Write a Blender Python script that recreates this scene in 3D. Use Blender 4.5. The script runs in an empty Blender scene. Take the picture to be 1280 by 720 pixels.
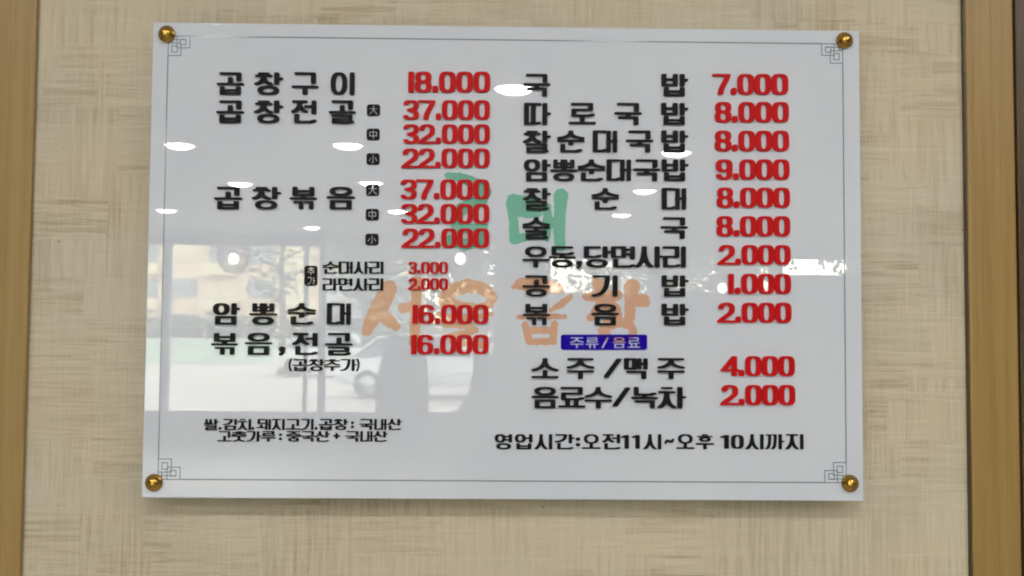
import bpy, math, random
import numpy as np
from mathutils import Vector, Matrix
from mathutils.geometry import delaunay_2d_cdt

S = bpy.context.scene
C = S.collection
# ------------------------------------------------------------------ camera, world, exposure
F = 1200.0                     # focal length in pixels of a 1280 px wide frame
BZ = 1.65                      # height of the middle of the board
CAM = Vector((-0.0111, -1.2067, BZ - 0.0893))
_a, _b, _c = math.radians(2.587), math.radians(-0.872), math.radians(-0.4175)
M3 = (Matrix.Rotation(_b, 3, 'Z') @ Matrix.Rotation(_a, 3, 'X') @ Matrix.Rotation(_c, 3, 'Y'))
cd = bpy.data.cameras.new('camera'); cam = bpy.data.objects.new('camera', cd); C.objects.link(cam)
cd.sensor_width = 36; cd.lens = F / 1280 * 36; cd.clip_start = 0.05; cd.clip_end = 600
R = M3 @ Matrix.Rotation(math.pi / 2, 3, 'X')
cam.matrix_world = Matrix.Translation(CAM) @ R.to_4x4()
cd.dof.use_dof = True; cd.dof.focus_distance = 1.19; cd.dof.aperture_fstop = cd.lens / 1000 / 0.0009
S.camera = cam
W = bpy.data.worlds.new('World'); S.world = W; W.use_nodes = True
SKY = 32.0
wn = W.node_tree.nodes; wl = W.node_tree.links; bg = wn['Background']
tc = wn.new('ShaderNodeTexCoord'); sp = wn.new('ShaderNodeSeparateXYZ'); cr = wn.new('ShaderNodeValToRGB')
wl.new(tc.outputs['Generated'], sp.inputs[0]); wl.new(sp.outputs['Z'], cr.inputs[0]); wl.new(cr.outputs[0], bg.inputs[0])
cr.color_ramp.elements[0].position = 0.0; cr.color_ramp.elements[0].color = (1.0, 0.80, 0.50, 1)
cr.color_ramp.elements[1].position = 0.10; cr.color_ramp.elements[1].color = (1.0, 0.97, 0.93, 1)
bg.inputs[1].default_value = SKY
S.view_settings.view_transform = 'Standard'; S.view_settings.look = 'None'
S.view_settings.exposure = 0.0; S.view_settings.gamma = 1.0
S.cycles.use_denoising = True; S.cycles.denoiser = 'OPENIMAGEDENOISE'
S.cycles.denoising_prefilter = 'ACCURATE'
S.cycles.filter_width = 2.0
S.cycles.max_bounces = 8; S.cycles.diffuse_bounces = 3; S.cycles.glossy_bounces = 4; S.cycles.transparent_max_bounces = 16
S.cycles.caustics_reflective = False; S.cycles.caustics_refractive = False
S.cycles.use_light_tree = True; W.cycles.sampling_method = 'NONE'; S.cycles.sample_clamp_indirect = 12.0
LAMP = 108.0                    # radiance of the ceiling downlights

def ray(px, py):
    return (M3 @ Vector(((px - 640) / F, 1.0, -(py - 360) / F)))
def on_plane(px, py, y=0.0):
    """point of the plane Y = y that shows at pixel (px, py) of the photograph"""
    d = ray(px, py); t = (y - CAM.y) / d.y
    return CAM + d * t
def seen_in_board(px, py, dist):
    """place in the room (in front of the board) whose mirror image in the board shows at that pixel"""
    d = ray(px, py); p = CAM + d * (dist / d.y)
    return Vector((p.x, -p.y, p.z))
def ref_z(z, px, py):
    d = ray(px, py); t = (z - CAM.z) / d.z
    p = CAM + d * t
    return Vector((p.x, -p.y, p.z))

# ------------------------------------------------------------------ helpers
def tag(o, label=None, cat=None, group=None, kind=None):
    for k, v in (('label', label), ('category', cat), ('group', group), ('kind', kind)):
        if v: o[k] = v
    return o
def link(name, data, parent=None, loc=None):
    o = bpy.data.objects.new(name, data); C.objects.link(o)
    if parent: o.parent = parent
    if loc is not None: o.location = loc
    return o
def empty(name, loc, rz=0):
    o = bpy.data.objects.new(name, None); C.objects.link(o); o.location = loc; o.rotation_euler[2] = rz
    o.empty_display_size = 0.1
    return o
class MB:
    def __init__(s): s.v = []; s.f = []
    def add(s, vs, fs):
        n = len(s.v); s.v += [tuple(p) for p in vs]; s.f += [tuple(i + n for i in f) for f in fs]; return s
    def box(s, x0, x1, y0, y1, z0, z1):
        v = [(x, y, z) for x in (x0, x1) for y in (y0, y1) for z in (z0, z1)]
        return s.add(v, [(0, 1, 3, 2), (4, 6, 7, 5), (0, 4, 5, 1), (2, 3, 7, 6), (0, 2, 6, 4), (1, 5, 7, 3)])
    def lathe(s, prof, n=32, org=(0, 0, 0), axis='z'):
        vs = []
        for r, h in prof:
            for k in range(n):
                a = 2 * math.pi * k / n; x, y = r * math.cos(a), r * math.sin(a)
                p = (x, y, h) if axis == 'z' else (x, -h, y)
                vs.append((p[0] + org[0], p[1] + org[1], p[2] + org[2]))
        fs = []
        for i in range(len(prof) - 1):
            for k in range(n):
                k2 = (k + 1) % n
                fs.append((i * n + k, i * n + k2, (i + 1) * n + k2, (i + 1) * n + k))
        return s.add(vs, fs)
    def tube(s, pts, rads, n=8):
        vs = []; fs = []
        for i, p in enumerate(pts):
            p = Vector(p); q = Vector(pts[min(i + 1, len(pts) - 1)]) - Vector(pts[max(i - 1, 0)])
            q.normalize(); u = q.orthogonal().normalized(); w = q.cross(u)
            for k in range(n):
                a = 2 * math.pi * k / n
                vs.append(p + (u * math.cos(a) + w * math.sin(a)) * rads[i])
        for i in range(len(pts) - 1):
            for k in range(n):
                k2 = (k + 1) % n; fs.append((i * n + k, i * n + k2, (i + 1) * n + k2, (i + 1) * n + k))
        return s.add(vs, fs)
    def mesh(s, name, mat, smooth=False, bevel=0):
        me = bpy.data.meshes.new(name); me.from_pydata(s.v, [], s.f); me.materials.append(mat)
        if smooth: me.polygons.foreach_set('use_smooth', [True] * len(me.polygons))
        me.update(); return me
    def build(s, name, mat, parent=None, loc=None, smooth=False, bevel=0):
        import bmesh
        me = s.mesh(name, mat, smooth)
        bm = bmesh.new(); bm.from_mesh(me); bmesh.ops.recalc_face_normals(bm, faces=bm.faces); bm.to_mesh(me); bm.free()
        o = link(name, me, parent, loc)
        if bevel:
            m = o.modifiers.new('bevel', 'BEVEL'); m.width = bevel; m.segments = 3; m.limit_method = 'ANGLE'
        return o

# ------------------------------------------------------------------ materials
def mat(name, col, rough=0.5, metal=0.0, spec=0.5, ior=1.5, noise=None, bump=0.0, bscale=50.0, emis=None, coat=0.0):
    m = bpy.data.materials.new(name); m.use_nodes = True; nt = m.node_tree; b = nt.nodes['Principled BSDF']
    b.inputs['Base Color'].default_value = (*col, 1); b.inputs['Roughness'].default_value = rough
    b.inputs['Metallic'].default_value = metal; b.inputs['IOR'].default_value = ior
    b.inputs['Specular IOR Level'].default_value = spec; b.inputs['Coat Weight'].default_value = coat
    if emis: b.inputs['Emission Color'].default_value = (*emis[0], 1); b.inputs['Emission Strength'].default_value = emis[1]
    if noise or bump:
        t = nt.nodes.new('ShaderNodeTexCoord'); n = nt.nodes.new('ShaderNodeTexNoise')
        n.inputs['Scale'].default_value = noise[0] if noise else bscale; n.inputs['Detail'].default_value = 5
        nt.links.new(t.outputs['Object'], n.inputs['Vector'])
        if noise:
            r = nt.nodes.new('ShaderNodeValToRGB'); k = noise[1]
            r.color_ramp.elements[0].position = .3; r.color_ramp.elements[1].position = .7
            r.color_ramp.elements[0].color = (*[c * (1 - k) for c in col], 1)
            r.color_ramp.elements[1].color = (*[min(1, c * (1 + k)) for c in col], 1)
            nt.links.new(n.outputs[0], r.inputs[0]); nt.links.new(r.outputs[0], b.inputs['Base Color'])
        if bump:
            n2 = nt.nodes.new('ShaderNodeTexNoise'); n2.inputs['Scale'].default_value = bscale
            nt.links.new(t.outputs['Object'], n2.inputs['Vector'])
            bp = nt.nodes.new('ShaderNodeBump'); bp.inputs['Strength'].default_value = bump; bp.inputs['Distance'].default_value = 0.002
            nt.links.new(n2.outputs[0], bp.inputs['Height']); nt.links.new(bp.outputs[0], b.inputs['Normal'])
    return m

class NX:                       # small expression builder for shader maths
    def __init__(s, nt): s.nt = nt
    def m(s, op, *a):
        n = s.nt.nodes.new('ShaderNodeMath'); n.operation = op
        for i, x in enumerate(a):
            if isinstance(x, (int, float)): n.inputs[i].default_value = x
            else: s.nt.links.new(x, n.inputs[i])
        return n.outputs[0]
    def vec(s, x, y, z=0.0):
        n = s.nt.nodes.new('ShaderNodeCombineXYZ')
        for i, k in enumerate((x, y, z)):
            if isinstance(k, (int, float)): n.inputs[i].default_value = k
            else: s.nt.links.new(k, n.inputs[i])
        return n.outputs[0]
    def wn(s, v):
        n = s.nt.nodes.new('ShaderNodeTexWhiteNoise'); n.noise_dimensions = '3D'; s.nt.links.new(v, n.inputs['Vector']); return n.outputs[0]
    def noise(s, v, sc=1.0, det=2.0, rough=.5):
        n = s.nt.nodes.new('ShaderNodeTexNoise'); n.inputs['Scale'].default_value = sc
        n.inputs['Detail'].default_value = det; n.inputs['Roughness'].default_value = rough
        s.nt.links.new(v, n.inputs['Vector']); return n.outputs[0]
    def ramp(s, x, a, b):       # smooth 0..1 between a and b
        n = s.nt.nodes.new('ShaderNodeMapRange'); n.interpolation_type = 'SMOOTHSTEP'
        s.nt.links.new(x, n.inputs[0]); n.inputs[1].default_value = a; n.inputs[2].default_value = b; return n.outputs[0]
    def mix(s, f, c1, c2):
        n = s.nt.nodes.new('ShaderNodeMix'); n.data_type = 'RGBA'
        if isinstance(f, (int, float)): n.inputs[0].default_value = f
        else: s.nt.links.new(f, n.inputs[0])
        for i, c in ((6, c1), (7, c2)):
            if isinstance(c, tuple): n.inputs[i].default_value = (*c, 1)
            else: s.nt.links.new(c, n.inputs[i])
        return n.outputs[2]

def wallpaper():
    """woven-look wallpaper: irregular rectangular patches of upright and level threads"""
    m = bpy.data.materials.new('woven_wallpaper'); m.use_nodes = True; nt = m.node_tree; b = nt.nodes['Principled BSDF']; N = NX(nt)
    t = nt.nodes.new('ShaderNodeTexCoord'); s = nt.nodes.new('ShaderNodeSeparateXYZ'); nt.links.new(t.outputs['Object'], s.inputs[0])
    x, z = s.outputs['X'], s.outputs['Z']
    wob = N.noise(N.vec(N.m('MULTIPLY', x, 30), N.m('MULTIPLY', z, 30)), 1, 3)
    xw = N.m('ADD', x, N.m('MULTIPLY', N.m('SUBTRACT', wob, .5), .012))
    zw = N.m('ADD', z, N.m('MULTIPLY', N.m('SUBTRACT', wob, .5), -.012))
    def patches(w, h, seed):
        row = N.m('FLOOR', N.m('ADD', N.m('DIVIDE', zw, h), seed * 7.3))
        off = N.wn(N.vec(row, seed, 3.0))
        colm = N.m('FLOOR', N.m('ADD', N.m('DIVIDE', xw, w), N.m('MULTIPLY', off, 3.7)))
        return N.wn(N.vec(colm, row, seed)), N.wn(N.vec(colm, row, seed + 50.0))
    o1, t1 = patches(.115, .085, 1.0); o2, t2 = patches(.07, .12, 2.0); o3, t3 = patches(.19, .05, 5.0)
    orient = N.m('MULTIPLY', N.m('ADD', N.m('ADD', N.m('MULTIPLY', o1, .45), N.m('MULTIPLY', o2, .35)), N.m('MULTIPLY', o3, .2)), 1.0)
    hsel = N.ramp(orient, .47, .53)
    def threads(a, bb):     # a: across the threads, bb: along
        broad = N.noise(N.vec(N.m('MULTIPLY', a, 150), N.m('MULTIPLY', bb, 8), 1.7), 1, 3, .65)
        fine = N.noise(N.vec(N.m('MULTIPLY', a, 330), N.m('MULTIPLY', bb, 14), 9.1), 1, 2, .6)
        return N.ramp(broad, .42, .66), N.ramp(fine, .40, .62)
    vb, vf = threads(x, z); hb, hf = threads(z, x)
    broad = N.m('ADD', N.m('MULTIPLY', hb, hsel), N.m('MULTIPLY', N.m('MULTIPLY', vb, .7), N.m('SUBTRACT', 1.0, hsel)))
    fine = N.m('ADD', N.m('MULTIPLY', hf, N.m('ADD', N.m('MULTIPLY', hsel, .6), .25)), N.m('MULTIPLY', vf, N.m('SUBTRACT', .85, N.m('MULTIPLY', hsel, .6))))
    amt = N.ramp(N.m('ADD', N.m('MULTIPLY', t1, .5), N.m('MULTIPLY', t3, .5)), .15, .95)
    dark = N.m('ADD', N.m('MULTIPLY', N.m('MULTIPLY', broad, N.m('ADD', N.m('MULTIPLY', amt, .72), .10)), .85), N.m('MULTIPLY', N.m('ADD', N.m('MULTIPLY', vf, hf), N.m('MULTIPLY', fine, .55)), N.m('ADD', N.m('MULTIPLY', o3, .16), .08)))
    tone = N.mix(N.ramp(t2, 0.0, 1.0), (.500, .445, .350), (.580, .522, .418))
    big = N.noise(N.vec(N.m('MULTIPLY', x, 5), N.m('MULTIPLY', z, 5), 4.0), 1, 2)
    tone = N.mix(N.ramp(big, .3, .7), tone, (.575, .50, .375))
    pale = N.m('MULTIPLY', N.ramp(N.noise(N.vec(N.m('MULTIPLY', x, 260), N.m('MULTIPLY', z, 9), 33.0), 1, 2), .55, .7), .28)
    pal2 = N.m('MULTIPLY', N.ramp(N.noise(N.vec(N.m('MULTIPLY', x, 9), N.m('MULTIPLY', z, 260), 43.0), 1, 2), .55, .7), .28)
    tone = N.mix(N.m('MAXIMUM', pale, pal2), tone, (.68, .63, .50))
    slub = N.ramp(N.noise(N.vec(N.m('MULTIPLY', x, 90), N.m('MULTIPLY', z, 90), 7.0), 1, 1), .80, .84)
    col = N.mix(dark, tone, (.340, .270, .180))
    col = N.mix(N.m('MULTIPLY', slub, .8), col, (.12, .09, .05))
    nt.links.new(col, b.inputs['Base Color']); b.inputs['Roughness'].default_value = .75; b.inputs['Specular IOR Level'].default_value = .3
    bp = nt.nodes.new('ShaderNodeBump'); bp.inputs['Strength'].default_value = .5; bp.inputs['Distance'].default_value = .0012
    nt.links.new(N.m('SUBTRACT', 1.0, dark), bp.inputs['Height']); nt.links.new(bp.outputs[0], b.inputs['Normal'])
    return m

def wood(name, c1, c2, rough=.38):
    m = bpy.data.materials.new(name); m.use_nodes = True; nt = m.node_tree; b = nt.nodes['Principled BSDF']; N = NX(nt)
    t = nt.nodes.new('ShaderNodeTexCoord'); s = nt.nodes.new('ShaderNodeSeparateXYZ'); nt.links.new(t.outputs['Object'], s.inputs[0])
    x, y, z = s.outputs
    g = N.noise(N.vec(N.m('MULTIPLY', x, 90), N.m('MULTIPLY', y, 90), N.m('MULTIPLY', z, 2.2)), 1, 4, .6)
    f = N.noise(N.vec(N.m('MULTIPLY', x, 500), N.m('MULTIPLY', y, 500), N.m('MULTIPLY', z, 14)), 1, 2)
    k = N.m('ADD', N.m('MULTIPLY', N.ramp(g, .3, .7), .7), N.m('MULTIPLY', N.ramp(f, .35, .7), .3))
    nt.links.new(N.mix(k, c1, c2), b.inputs['Base Color']); b.inputs['Roughness'].default_value = rough
    bp = nt.nodes.new('ShaderNodeBump'); bp.inputs['Strength'].default_value = .25; bp.inputs['Distance'].default_value = .0006
    nt.links.new(k, bp.inputs['Height']); nt.links.new(bp.outputs[0], b.inputs['Normal'])
    return m

def board_material():
    m = bpy.data.materials.new('white_acrylic'); m.use_nodes = True; nt = m.node_tree; b = nt.nodes['Principled BSDF']; N = NX(nt)
    t = nt.nodes.new('ShaderNodeTexCoord'); s = nt.nodes.new('ShaderNodeSeparateXYZ'); nt.links.new(t.outputs['Object'], s.inputs[0])
    x, y, z = s.outputs
    # fine dust and faint wiping marks in the gloss
    w = N.noise(N.vec(N.m('MULTIPLY', x, 6), N.m('MULTIPLY', z, 25), 2.0), 1, 4, .6)
    d = N.noise(N.vec(N.m('MULTIPLY', x, 9), N.m('MULTIPLY', z, 9), 5.0), 1, 3)
    r = N.m('ADD', .002, N.m('MULTIPLY', N.ramp(w, .5, .85), .012))
    nt.links.new(r, b.inputs['Roughness'])
    nt.links.new(N.mix(N.ramp(d, .3, .7), (.600, .630, .715), (.625, .654, .735)), b.inputs['Base Color'])
    b.inputs['IOR'].default_value = 1.49
    # acrylic sheet is never perfectly flat: a slow, faint wave bends what it mirrors
    bp = nt.nodes.new('ShaderNodeBump'); bp.inputs['Strength'].default_value = .12; bp.inputs['Distance'].default_value = .0003
    nt.links.new(N.noise(N.vec(N.m('MULTIPLY', x, 7), N.m('MULTIPLY', z, 7), 1.0), 1, 1), bp.inputs['Height'])
    nt.links.new(bp.outputs[0], b.inputs['Normal'])
    return m

def film(name, col, edge=.03):
    """translucent coloured film: filters what lies under it, with the gloss of plastic"""
    m = bpy.data.materials.new(name); m.use_nodes = True; nt = m.node_tree
    nt.nodes.remove(nt.nodes['Principled BSDF']); out = nt.nodes['Material Output']
    tr = nt.nodes.new('ShaderNodeBsdfTransparent'); tr.inputs[0].default_value = (*col, 1)
    df = nt.nodes.new('ShaderNodeBsdfDiffuse'); df.inputs[0].default_value = (col[0] ** 2, col[1] ** 2, col[2] ** 2, 1)
    mx = nt.nodes.new('ShaderNodeMixShader'); mx.inputs[0].default_value = .35
    nt.links.new(tr.outputs[0], mx.inputs[1]); nt.links.new(df.outputs[0], mx.inputs[2])
    gl = nt.nodes.new('ShaderNodeBsdfGlossy'); gl.inputs['Roughness'].default_value = .04
    m2 = nt.nodes.new('ShaderNodeMixShader'); m2.inputs[0].default_value = edge
    nt.links.new(mx.outputs[0], m2.inputs[1]); nt.links.new(gl.outputs[0], m2.inputs[2]); nt.links.new(m2.outputs[0], out.inputs[0])
    return m

def glass(name, tint=(1, 1, 1), refl=.08):
    m = bpy.data.materials.new(name); m.use_nodes = True; nt = m.node_tree
    nt.nodes.remove(nt.nodes['Principled BSDF']); out = nt.nodes['Material Output']
    tr = nt.nodes.new('ShaderNodeBsdfTransparent'); tr.inputs[0].default_value = (*tint, 1)
    gl = nt.nodes.new('ShaderNodeBsdfGlossy'); gl.inputs['Roughness'].default_value = .02
    fr = nt.nodes.new('ShaderNodeLayerWeight'); fr.inputs[0].default_value = .25
    mu = nt.nodes.new('ShaderNodeMath'); mu.operation = 'MULTIPLY_ADD'; mu.inputs[1].default_value = .6; mu.inputs[2].default_value = refl * .3
    nt.links.new(fr.outputs['Fresnel'], mu.inputs[0])
    mx = nt.nodes.new('ShaderNodeMixShader'); nt.links.new(mu.outputs[0], mx.inputs[0])
    nt.links.new(tr.outputs[0], mx.inputs[1]); nt.links.new(gl.outputs[0], mx.inputs[2]); nt.links.new(mx.outputs[0], out.inputs[0])
    return m

def lamp_mat(name, col, k):
    m = bpy.data.materials.new(name); m.use_nodes = True; nt = m.node_tree
    nt.nodes.remove(nt.nodes['Principled BSDF']); e = nt.nodes.new('ShaderNodeEmission')
    e.inputs[0].default_value = (*col, 1); e.inputs[1].default_value = k
    nt.links.new(e.outputs[0], nt.nodes['Material Output'].inputs[0]); return m

M = dict(
    paper=wallpaper(), oak=wood('oak_veneer', (.345, .222, .072), (.265, .162, .046)), dark=wood('dark_wood', (.085, .048, .020), (.055, .030, .012)),
    board=board_material(), black=mat('black_acrylic', (.008, .008, .010), .5, spec=.12, noise=(300, .2)),
    red=mat('red_acrylic', (.50, .004, .006), .5, spec=.12, noise=(300, .06)), line=mat('grey_print', (.20, .24, .29), .12, noise=(200, .15)),
    green=mat('green_print', (.175, .45, .35), .03, noise=(30, .05), ior=1.49), orange=mat('orange_print', (.62, .365, .255), .03, noise=(30, .05), ior=1.49),
    purple=film('purple_film', (.20, .075, .78)), brass=mat('polished_brass', (.55, .33, .07), .17, metal=1.0, noise=(160, .12), bump=.15, bscale=700),
    ceil=mat('ceiling_paint', (.74, .74, .75), .8, noise=(3, .03), bump=.2, bscale=200), plaster=mat('grey_plaster', (.36, .37, .38), .8, noise=(4, .05)),
    floor=mat('floor_tile', (.33, .32, .30), .35, noise=(3, .1)), alu=mat('window_aluminium', (.35, .37, .39), .4, metal=.5, noise=(20, .05)),
    trimring=mat('white_lamp_trim', (.8, .8, .8), .4, noise=(20, .03)), lamp=lamp_mat('lamp_diffuser', (1.0, .975, .93), LAMP),
    bulb=lamp_mat('bulb_glow', (1, .97, .92), 38.0), glass=glass('window_glass', (.90, .95, .92)), globe=glass('globe_glass', (.80, .80, .80), .35),
    pave=mat('pavement', (.37, .322, .315), .85, noise=(.6, .08)), road=mat('asphalt', (.12, .12, .125), .85, noise=(1.5, .1)),
    leaf=mat('leaf', (.055, .085, .03), .6, noise=(1.2, .5)), bark=mat('bark', (.10, .075, .05), .9, noise=(8, .3), bump=.5, bscale=20),
    facade=mat('beige_render', (.66, .51, .36), .8, noise=(.2, .06)), facade2=mat('cream_render', (.66, .59, .38), .8, noise=(.2, .06)),
    winglass=mat('far_window', (.20, .23, .24), .2, noise=(.5, .2)), rail=mat('balcony_rail', (.5, .47, .42), .6, noise=(1, .1)),
    carp=mat('silver_car_paint', (.62, .66, .72), .3, metal=.2, noise=(3, .03), coat=.5), carw=mat('white_car_paint', (.75, .76, .76), .3, noise=(3, .02), coat=.5),
    carg=mat('car_window', (.06, .08, .11), .12, noise=(3, .2)), tyre=mat('tyre_rubber', (.03, .03, .03), .8, noise=(20, .2)), rim=mat('alloy_rim', (.5, .5, .52), .35, metal=.8, noise=(9, .1)),
    cloth=mat('grey_upholstery', (.20, .20, .21), .85, noise=(20, .1)), banner=mat('green_board', (.38, .48, .40), .6, noise=(2, .06)),
    hedge=mat('hedge_leaf', (.07, .11, .05), .7, noise=(2, .5)),
)

# ------------------------------------------------------------------ the wall with its wallpaper and wood
WY = 0.030                     # wallpaper plane, 25 mm behind the back of the acrylic
xL = [on_plane(46, 0, .012).x, on_plane(15, 720, .012).x]; xR = [on_plane(1211, 0, .012).x, on_plane(1222, 720, .012).x]
XL, XR = sum(xL) / 2, sum(xR) / 2
XR2 = XR + (on_plane(1273, 360, .012).x - on_plane(1217, 360, .012).x) + .006
WH = 2.90
MB().box(-2.2, 2.6, WY, WY + .12, 0, WH).build('wall', M['paper']); tag(bpy.data.objects['wall'], kind='structure')
o = MB().box(XL - .30, XL, WY - .007, WY - .0005, .0, WH).build('wooden_post', M['oak'], bevel=.003)
tag(o, 'wide honey brown wooden upright at the left edge of the wallpaper', 'wood trim')
o = MB().box(XR, XR2, WY - .007, WY - .0005, .0, WH).build('wooden_post', M['oak'], bevel=.003)
tag(o, 'narrow light oak upright strip right of the menu board', 'wood trim')
o = MB().box(XR2 + .0006, XR2 + .5, WY - .010, WY - .0005, .0, WH).build('dark_wood_panel', M['dark'], bevel=.002)
tag(o, 'dark brown wood panel just beyond the light oak strip at the right edge', 'wood panel')
o = MB().box(XR - .0025, XR - .0002, WY - .006, WY - .0005, 0, WH).build('trim_bead', M['dark']); tag(o, 'thin dark bead line where the wallpaper meets the right oak strip', 'bead')

# ------------------------------------------------------------------ glyphs: polylines swept by a flat pen, outlined by marching squares
def contours(fn, x0, x1, y0, y1, st):
    nx, ny = int((x1 - x0) / st) + 2, int((y1 - y0) / st) + 2
    xs = x0 + np.arange(nx) * st; ys = y0 + np.arange(ny) * st
    X, Y = np.meshgrid(xs, ys); V = fn(X, Y); V = np.where(np.abs(V) < 1e-7, 1e-7, V)
    ins = V < 0; segs = {}
    def pt(e):
        (i, j, d) = e
        a = V[j, i]; b = V[j, i + 1] if d == 0 else V[j + 1, i]; t = a / (a - b)
        return (xs[i] + (st * t if d == 0 else 0), ys[j] + (st * t if d == 1 else 0))
    act = ins[:-1, :-1].astype(int) + ins[:-1, 1:] + ins[1:, :-1] + ins[1:, 1:]
    js, is_ = np.nonzero((act > 0) & (act < 4))
    for j, i in zip(js.tolist(), is_.tolist()):
        a, b, c, d = bool(ins[j, i]), bool(ins[j, i + 1]), bool(ins[j + 1, i + 1]), bool(ins[j + 1, i])
        B, Rr, T, L = (i, j, 0), (i + 1, j, 1), (i, j + 1, 0), (i, j, 1)
        cell = []
        if a != b: cell.append((B, a))
        if b != c: cell.append((Rr, b))
        if c != d: cell.append((T, c))
        if d != a: cell.append((L, d))
        # edge entered with the inside on the left
        if len(cell) == 2:
            (e1, f1), (e2, f2) = cell
            if f1: segs[e1] = e2
            else: segs[e2] = e1
        else:
            if a: segs[B] = L; segs[T] = Rr
            else: segs[Rr] = B; segs[L] = T
    loops = []; segs = dict(segs)
    while segs:
        s0, e = segs.popitem(); lp = [s0]
        while e != s0 and e in segs:
            lp.append(e); e = segs.pop(e)
        p = [pt(q) for q in lp]
        if len(p) < 6: continue
        loops.append(p)
    return loops
def simplify(p, tol):
    P = np.array(p); n = len(P)
    k = int(np.argmax(((P - P[0]) ** 2).sum(1)))
    def dp(a, b):
        if b - a < 2: return []
        A, B = P[a], P[b % n]; d = B - A; L = math.hypot(*d) or 1e-9
        seg = P[a + 1:b]; dist = np.abs((seg[:, 0] - A[0]) * d[1] - (seg[:, 1] - A[1]) * d[0]) / L
        m = int(np.argmax(dist))
        if dist[m] < tol: return []
        m += a + 1
        return dp(a, m) + [m] + dp(m, b)
    idx = [0] + dp(0, k) + [k] + dp(k, n)
    return [p[i] for i in idx]
def plate(name, loops, fn, thick, mt, tol, conv):
    """front face at -thick, back at 0; conv maps drawing units to metres in the board plane"""
    loops = [simplify(l, tol) for l in loops]; loops = [l for l in loops if len(l) > 2]
    pts = [[Vector((*conv(x, y), 0)) for x, y in l] for l in loops]
    flat = [p for l in pts for p in l]; n = len(flat); raw = [p for l in loops for p in l]
    edges = []; k = 0
    for l in loops:
        edges += [(k + i, k + (i + 1) % len(l)) for i in range(len(l))]; k += len(l)
    v2, _e, tri, *_ = delaunay_2d_cdt([Vector(p) for p in raw], edges, [], 0, 1e-5)
    cen = np.array([[sum(v2[i].x for i in t) / 3, sum(v2[i].y for i in t) / 3] for t in tri])
    inside = fn(cen[:, 0], cen[:, 1]) < 0
    vs = [(p.x, -thick, p.y) for p in flat] + [(p.x, -.00002, p.y) for p in flat]
    fs = []
    for t, ok in zip(tri, inside):
        if ok and max(t) < n: fs.append(tuple(t)); fs.append(tuple(i + n for i in reversed(t)))
    k = 0
    for l in pts:
        area = sum(l[i].x * l[(i + 1) % len(l)].y - l[(i + 1) % len(l)].x * l[i].y for i in range(len(l)))
        for i in range(len(l)):
            a, b = k + i, k + (i + 1) % len(l)
            fs.append((a, a + n, b + n, b))
        k += len(l)
    me = bpy.data.meshes.new(name); me.from_pydata(vs, [], fs); me.materials.append(mt)
    import bmesh
    bm = bmesh.new(); bm.from_mesh(me); bmesh.ops.recalc_face_normals(bm, faces=bm.faces); bm.to_mesh(me); bm.free()
    return me

def sdf_pen(lines, tv, th):
    """lines swept with a flat nib tv wide and th high"""
    segs = []
    for l in lines:
        w = 1.0
        if isinstance(l, dict): w = l['w']; l = l['p']
        for a, b in zip(l[:-1], l[1:]): segs.append((a, b, w))
    def fn(X, Y):
        U, Vv = X / tv, Y / th; best = np.full(X.shape, 9.0)
        for a, b, w in segs:
            ax, ay, bx, by = a[0] / tv, a[1] / th, b[0] / tv, b[1] / th
            dx, dy = bx - ax, by - ay; L2 = dx * dx + dy * dy + 1e-12
            t = np.clip(((U - ax) * dx + (Vv - ay) * dy) / L2, 0, 1)
            ex, ey = np.abs(U - ax - t * dx), np.abs(Vv - ay - t * dy)
            d = (ex ** 3 + ey ** 3) ** (1 / 3)
            best = np.minimum(best, d - .5 * w)
        return best
    return fn
def sdf_round(strokes):
    def fn(X, Y):
        best = np.full(X.shape, 99.0)
        for l in strokes:
            for a, b in zip(l[:-1], l[1:]):
                dx, dy = b[0] - a[0], b[1] - a[1]; L2 = dx * dx + dy * dy + 1e-9
                t = np.clip(((X - a[0]) * dx + (Y - a[1]) * dy) / L2, 0, 1)
                d = np.hypot(X - a[0] - t * dx, Y - a[1] - t * dy) - (a[2] + (b[2] - a[2]) * t)
                best = -np.log(np.exp(-best / 1.2) + np.exp(-d / 1.2)) * 1.2 if False else np.minimum(best, d)
        return best
    return fn

def arc(cx, cy, rx, ry, a0, a1, n=14, p=2.4):
    out = []
    for i in range(n + 1):
        a = math.radians(a0 + (a1 - a0) * i / n); c, s = math.cos(a), math.sin(a)
        out.append((cx + rx * math.copysign(abs(c) ** (2 / p), c), cy + ry * math.copysign(abs(s) ** (2 / p), s)))
    return out
def bez(p0, p1, p2, p3, n=10):
    return [tuple((1 - t) ** 3 * a + 3 * (1 - t) ** 2 * t * b + 3 * (1 - t) * t * t * c + t ** 3 * d for a, b, c, d in zip(p0, p1, p2, p3))
            for t in [i / n for i in range(n + 1)]]

# every drawing box is given by its outer edges (x0, y0, x1, y1), y down; the nib is TV x TH
TV, TH = 6.5, 2.95
def inner(b, tv=TV): return b[0] + tv / 2, b[1] + TH / 2, b[2] - tv / 2, b[3] - TH / 2
def j_g(b, side=False):            # giyeok
    x0, y0, x1, y1 = inner(b)
    if side:
        return [[(b[0] + 3, y0), (x1, y0)], bez((x1, y0), (x1, y0 + (y1 - y0) * .55), (x0 + (x1 - x0) * .75, y1 - 1), (x0 - 1.5, y1))]
    return [[(b[0] + 3, y0), (x1, y0)], [(x1, y0), (x1, y1)]]
def j_gg(b, side=False):
    mx = (b[0] + b[2]) / 2
    return [dict(w=.86, p=l) for l in j_g((b[0], b[1], mx + .3, b[3]), side) + j_g((mx + .3, b[1], b[2], b[3]), side)]
def j_n(b):
    x0, y0, x1, y1 = inner(b); return [[(x0, y0), (x0, y1)], [(x0, y1), (x1 - 3, y1), (b[2] - 1.8, y1 - 1.4)]]
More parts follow.
